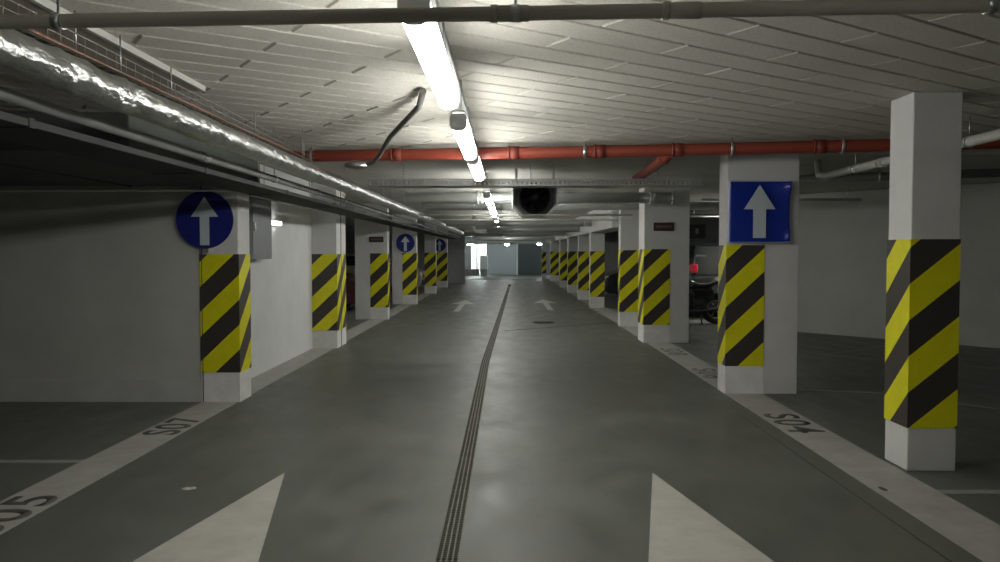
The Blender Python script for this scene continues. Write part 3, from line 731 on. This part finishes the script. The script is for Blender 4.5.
# ------------------------------------------------------------------ vehicles
def car(loc, rz, paint, label, plate=True, H=1.45, Ln=4.2, Wd=1.74, tz=0.0):
    """nose towards local +x, wheels on z=0"""
    e = empty('parked_car', loc, label, 'car', rz=rz)
    h = Ln/2; w = Wd/2
    prof = [(-h, .35), (-h - .03, .55), (-h + .02, .88), (-h + .10, .98), (.55*h, 1.0), (h*.78, .90), (h - .05, .74), (h, .55), (h - .02, .30), (h - .12, .20),
            (h*.86, .20)]
    def arch(cx, r=.35, n=9): return [(cx + r*math.cos(PI*k/n), .20 + .12 + r*math.sin(PI*k/n)*1.0 if 0 < k < n else .20) for k in range(n + 1)]
    xf, xr = h*.62, -h*.62
    prof = prof[:-1] + arch(xf) + arch(xr) + [(-h + .08, .20)]
    g = MB(); n = len(prof); lay = []
    for yv, inset in ((-w, .05), (-w + .04, 0), (0, 0), (w - .04, 0), (w, .05)):
        lay.append([g.bm.verts.new((x - (inset if x > h*.7 else -inset if x < -h*.8 else 0), yv * (1 - .04*max(0, (abs(x)/h - .8)/.2)), z)) for x, z in prof])
    for A, B in zip(lay, lay[1:]):
        for k in range(n): g.bm.faces.new((A[k], B[k], B[(k+1) % n], A[(k+1) % n]))
    g.bm.faces.new(lay[0]); g.bm.faces.new(lay[-1])
    body = g.build('body', paint, e, bevel=.02)
    # cabin glass and roof, tapering upward
    def cab(z0, z1, xs0, xs1, w0, w1, nm, m, bev=.03, parent=e):
        g = MB()
        A = [g.bm.verts.new((x, y, z0)) for x, y in ((xs0[0], -w0), (xs0[1], -w0), (xs0[1], w0), (xs0[0], w0))]
        B = [g.bm.verts.new((x, y, z1)) for x, y in ((xs1[0], -w1), (xs1[1], -w1), (xs1[1], w1), (xs1[0], w1))]
        g.bm.faces.new(A); g.bm.faces.new(B)
        for k in range(4): g.bm.faces.new((A[k], A[(k+1) % 4], B[(k+1) % 4], B[k]))
        return g.build(nm, m, parent, bevel=bev)
    zr = H - .05
    cab(.97, zr, (-h + .12, h*.50), (-h + .38, h*.12), w - .06, w - .22, 'cabin_glass', M['glass'])
    cab(zr - .01, H, (-h + .36, h*.14), (-h + .46, h*.06), w - .21, w - .27, 'roof', paint)
    for sy in (-1, 1):      # pillars of the cabin
        for xa, xb in ((h*.50, h*.12), (0.0, -.06), (-h + .14, -h + .40)):
            MB().tube([(xa, sy*(w - .065), .97), (xb, sy*(w - .225), zr)], .026, 8).build('window_post', paint, e)
        MB().box(h*.30, h*.42, sy*w - .02 + sy*.08 - .05, sy*w + .02 + sy*.08, .98, 1.10, .02).build('side_mirror', paint, e)
        MB().box(h - .17, h - .02, sy*(w - .2) - .13, sy*(w - .2) + .13, .62, .76, .03).build('headlight', M['clens'], e)
        MB().box(-h - .02, -h + .12 + tz*.6, sy*(w - .10) - .07, sy*(w - .10) + .07, .70 + tz, .90 + tz, .03).build('tail_light', M['redlens'], e)
        for xw in (xf, xr):
            wh = MB().tube([(xw, sy*(w - .20), .31), (xw, sy*(w - .03), .31)], .31, 28).build('wheel', M['rubber'], e)
            MB().cyl((xw, sy*(w - .035), .31), (xw, sy*(w - .015), .31), .20, 20).build('hub_cap', M['galv'], wh)
        MB().box(-.1, .1, sy*w - .012, sy*w + .012, .80, .83, .004).build('door_handle', paint, e)
    MB().box(-h - .06, -h + .05, -w + .08, w - .08, .30, .50, .03).build('rear_bumper', M['black'], e)
    MB().box(h - .05, h + .04, -w + .08, w - .08, .26, .44, .03).build('front_bumper', M['black'], e)
    MB().box(h - .02, h + .015, -.35, .35, .52, .62, .01).build('grille', M['black'], e)
    if plate: MB().box(-h - .05, -h - .02, -.26, .26, .60, .71).build('blank_plate', M['pipew'], e)
    return e
P1 = mat('dark_green_paint', (0.05, 0.07, 0.065), 0.3, 0.3, coat=.6)
P2 = mat('black_paint', (0.010, 0.012, 0.018), 0.2, 0.2, coat=.8)
P3 = mat('maroon_paint', (0.06, 0.02, 0.02), 0.3, 0.2, coat=.5)
P4 = mat('silver_paint', (0.45, 0.44, 0.40), 0.3, 0.5, coat=.5)
car((5.02, 20.2, 0), R(90), P1, 'dark green car seen from behind with a red tail lamp, beyond the motorcycle', H=1.72, tz=.34)
car((5.20, 26.0, 0), R(180), P2, 'black car with a shiny headlight between two right pillars', H=1.42)
car((-5.75, 20.9, 0), 0, P3, 'dark maroon car in the left bays behind the second left pillar', H=1.4)
car((-5.35, 31.6, 0), 0, P4, 'silver car with its nose showing between the fourth and fifth left pillars', H=1.42)

e = empty('motorcycle', (3.72, 16.85, 0), 'black motorcycle parked behind the third right pillar', 'motorcycle')
for xw, nm in ((-.68, 'front'), (.68, 'rear')):
    g = MB(); g.tube([(xw + math.cos(2*PI*k/32)*.25, 0, .31 + math.sin(2*PI*k/32)*.25) for k in range(33)], .06, 10, caps=False)
    wh = g.build('wheel', M['rubber'], e)
    g = MB(); g.tube([(xw + math.cos(2*PI*k/32)*.19, 0, .31 + math.sin(2*PI*k/32)*.19) for k in range(33)], .014, 6, caps=False)
    for k in range(6): g.cyl((xw, 0, .31), (xw + math.cos(PI*k/3)*.19, 0, .31 + math.sin(PI*k/3)*.19), .010, 6)
    g.cyl((xw, -.06, .31), (xw, .06, .31), .04, 12); g.build('rim', M['galv'], wh)
g = MB()
for s_ in (-.08, .08): g.cyl((-.68, s_, .31), (-.45, s_, .95), .022, 10)
g.build('fork', M['chrome'], e)
MB().tube([(-.36, -.34, 1.06), (-.42, -.2, 1.05), (-.46, 0, .98), (-.42, .2, 1.05), (-.36, .34, 1.06)], .014, 8).build('handlebar', M['black'], e)
MB().sphere((-.56, 0, .90), .09, (.8, 1, 1)).build('headlight', M['clens'], e)
MB().sphere((-.14, 0, .84), .2, (1.45, .75, .68)).build('fuel_tank', M['black'], e)
MB().tube([(.08, 0, .84), (.3, 0, .83), (.55, 0, .87), (.86, 0, .97)], .1, 12, rf=lambda i: (.10, .12, .11, .05)[i]).build('seat', M['seatm'], e)
MB().tube([(.12, -.155, .92), (.3, -.16, .84), (.48, -.16, .85), (.62, -.15, .91), (.85, -.09, .97)], .024, 8).build('grab_rail', M['chrome'], e)
MB().box(-.28, .22, -.15, .15, .26, .68, .05).build('engine', M['black'], e)
MB().box(.1, .62, -.13, .13, .52, .76, .05).build('side_panel', M['black'], e)
MB().tube([(-.2, -.16, .4), (0, -.18, .26), (.4, -.18, .28), (.85, -.18, .36)], .04, 10).build('exhaust', M['fan'], e)
MB().box(.5, .95, -.07, .07, .60, .66, .02).build('rear_fender', M['black'], e)
MB().cyl((.30, -.1, .34), (.34, -.26, .0), .014, 8).build('side_stand', M['iron'], e)
g = MB()
for s_ in (-.07, .07): g.cyl((.68, s_, .31), (.15, s_, .38), .022, 8)
g.build('swing_arm', M['iron'], e)
MB().sphere((.92, 0, .82), .045, (.7, 1.2, .8)).build('tail_light', M['redlens'], e)

# far end cabinet
e = empty('white_cabinet', (-1.45, 50.6, 0), 'white cabinet standing at the edge of the bright lobby opening', 'cabinet')
MB().box(-.24, .24, -.2, .2, .42, 1.28, .01).build('body', M['cab'], e)
MB().box(-.20, .20, -.17, .17, 0, .42).build('plinth', M['wallg'], e)
MB().box(-.22, .22, -.215, -.2, .45, 1.25, .003).build('door', M['cab'], e)
tag(MB().box(-2.9, -1.75, 51.0, 51.15, 0, .42, .01).build('low_wall', M['wallg']), 'low grey wall in front of the bright lobby', 'low wall')
tag(MB().box(-2.05, -1.95, 53.8, 53.9, 0, CEIL).build('lobby_post', M['cab']), 'white post standing inside the bright lobby', 'post')
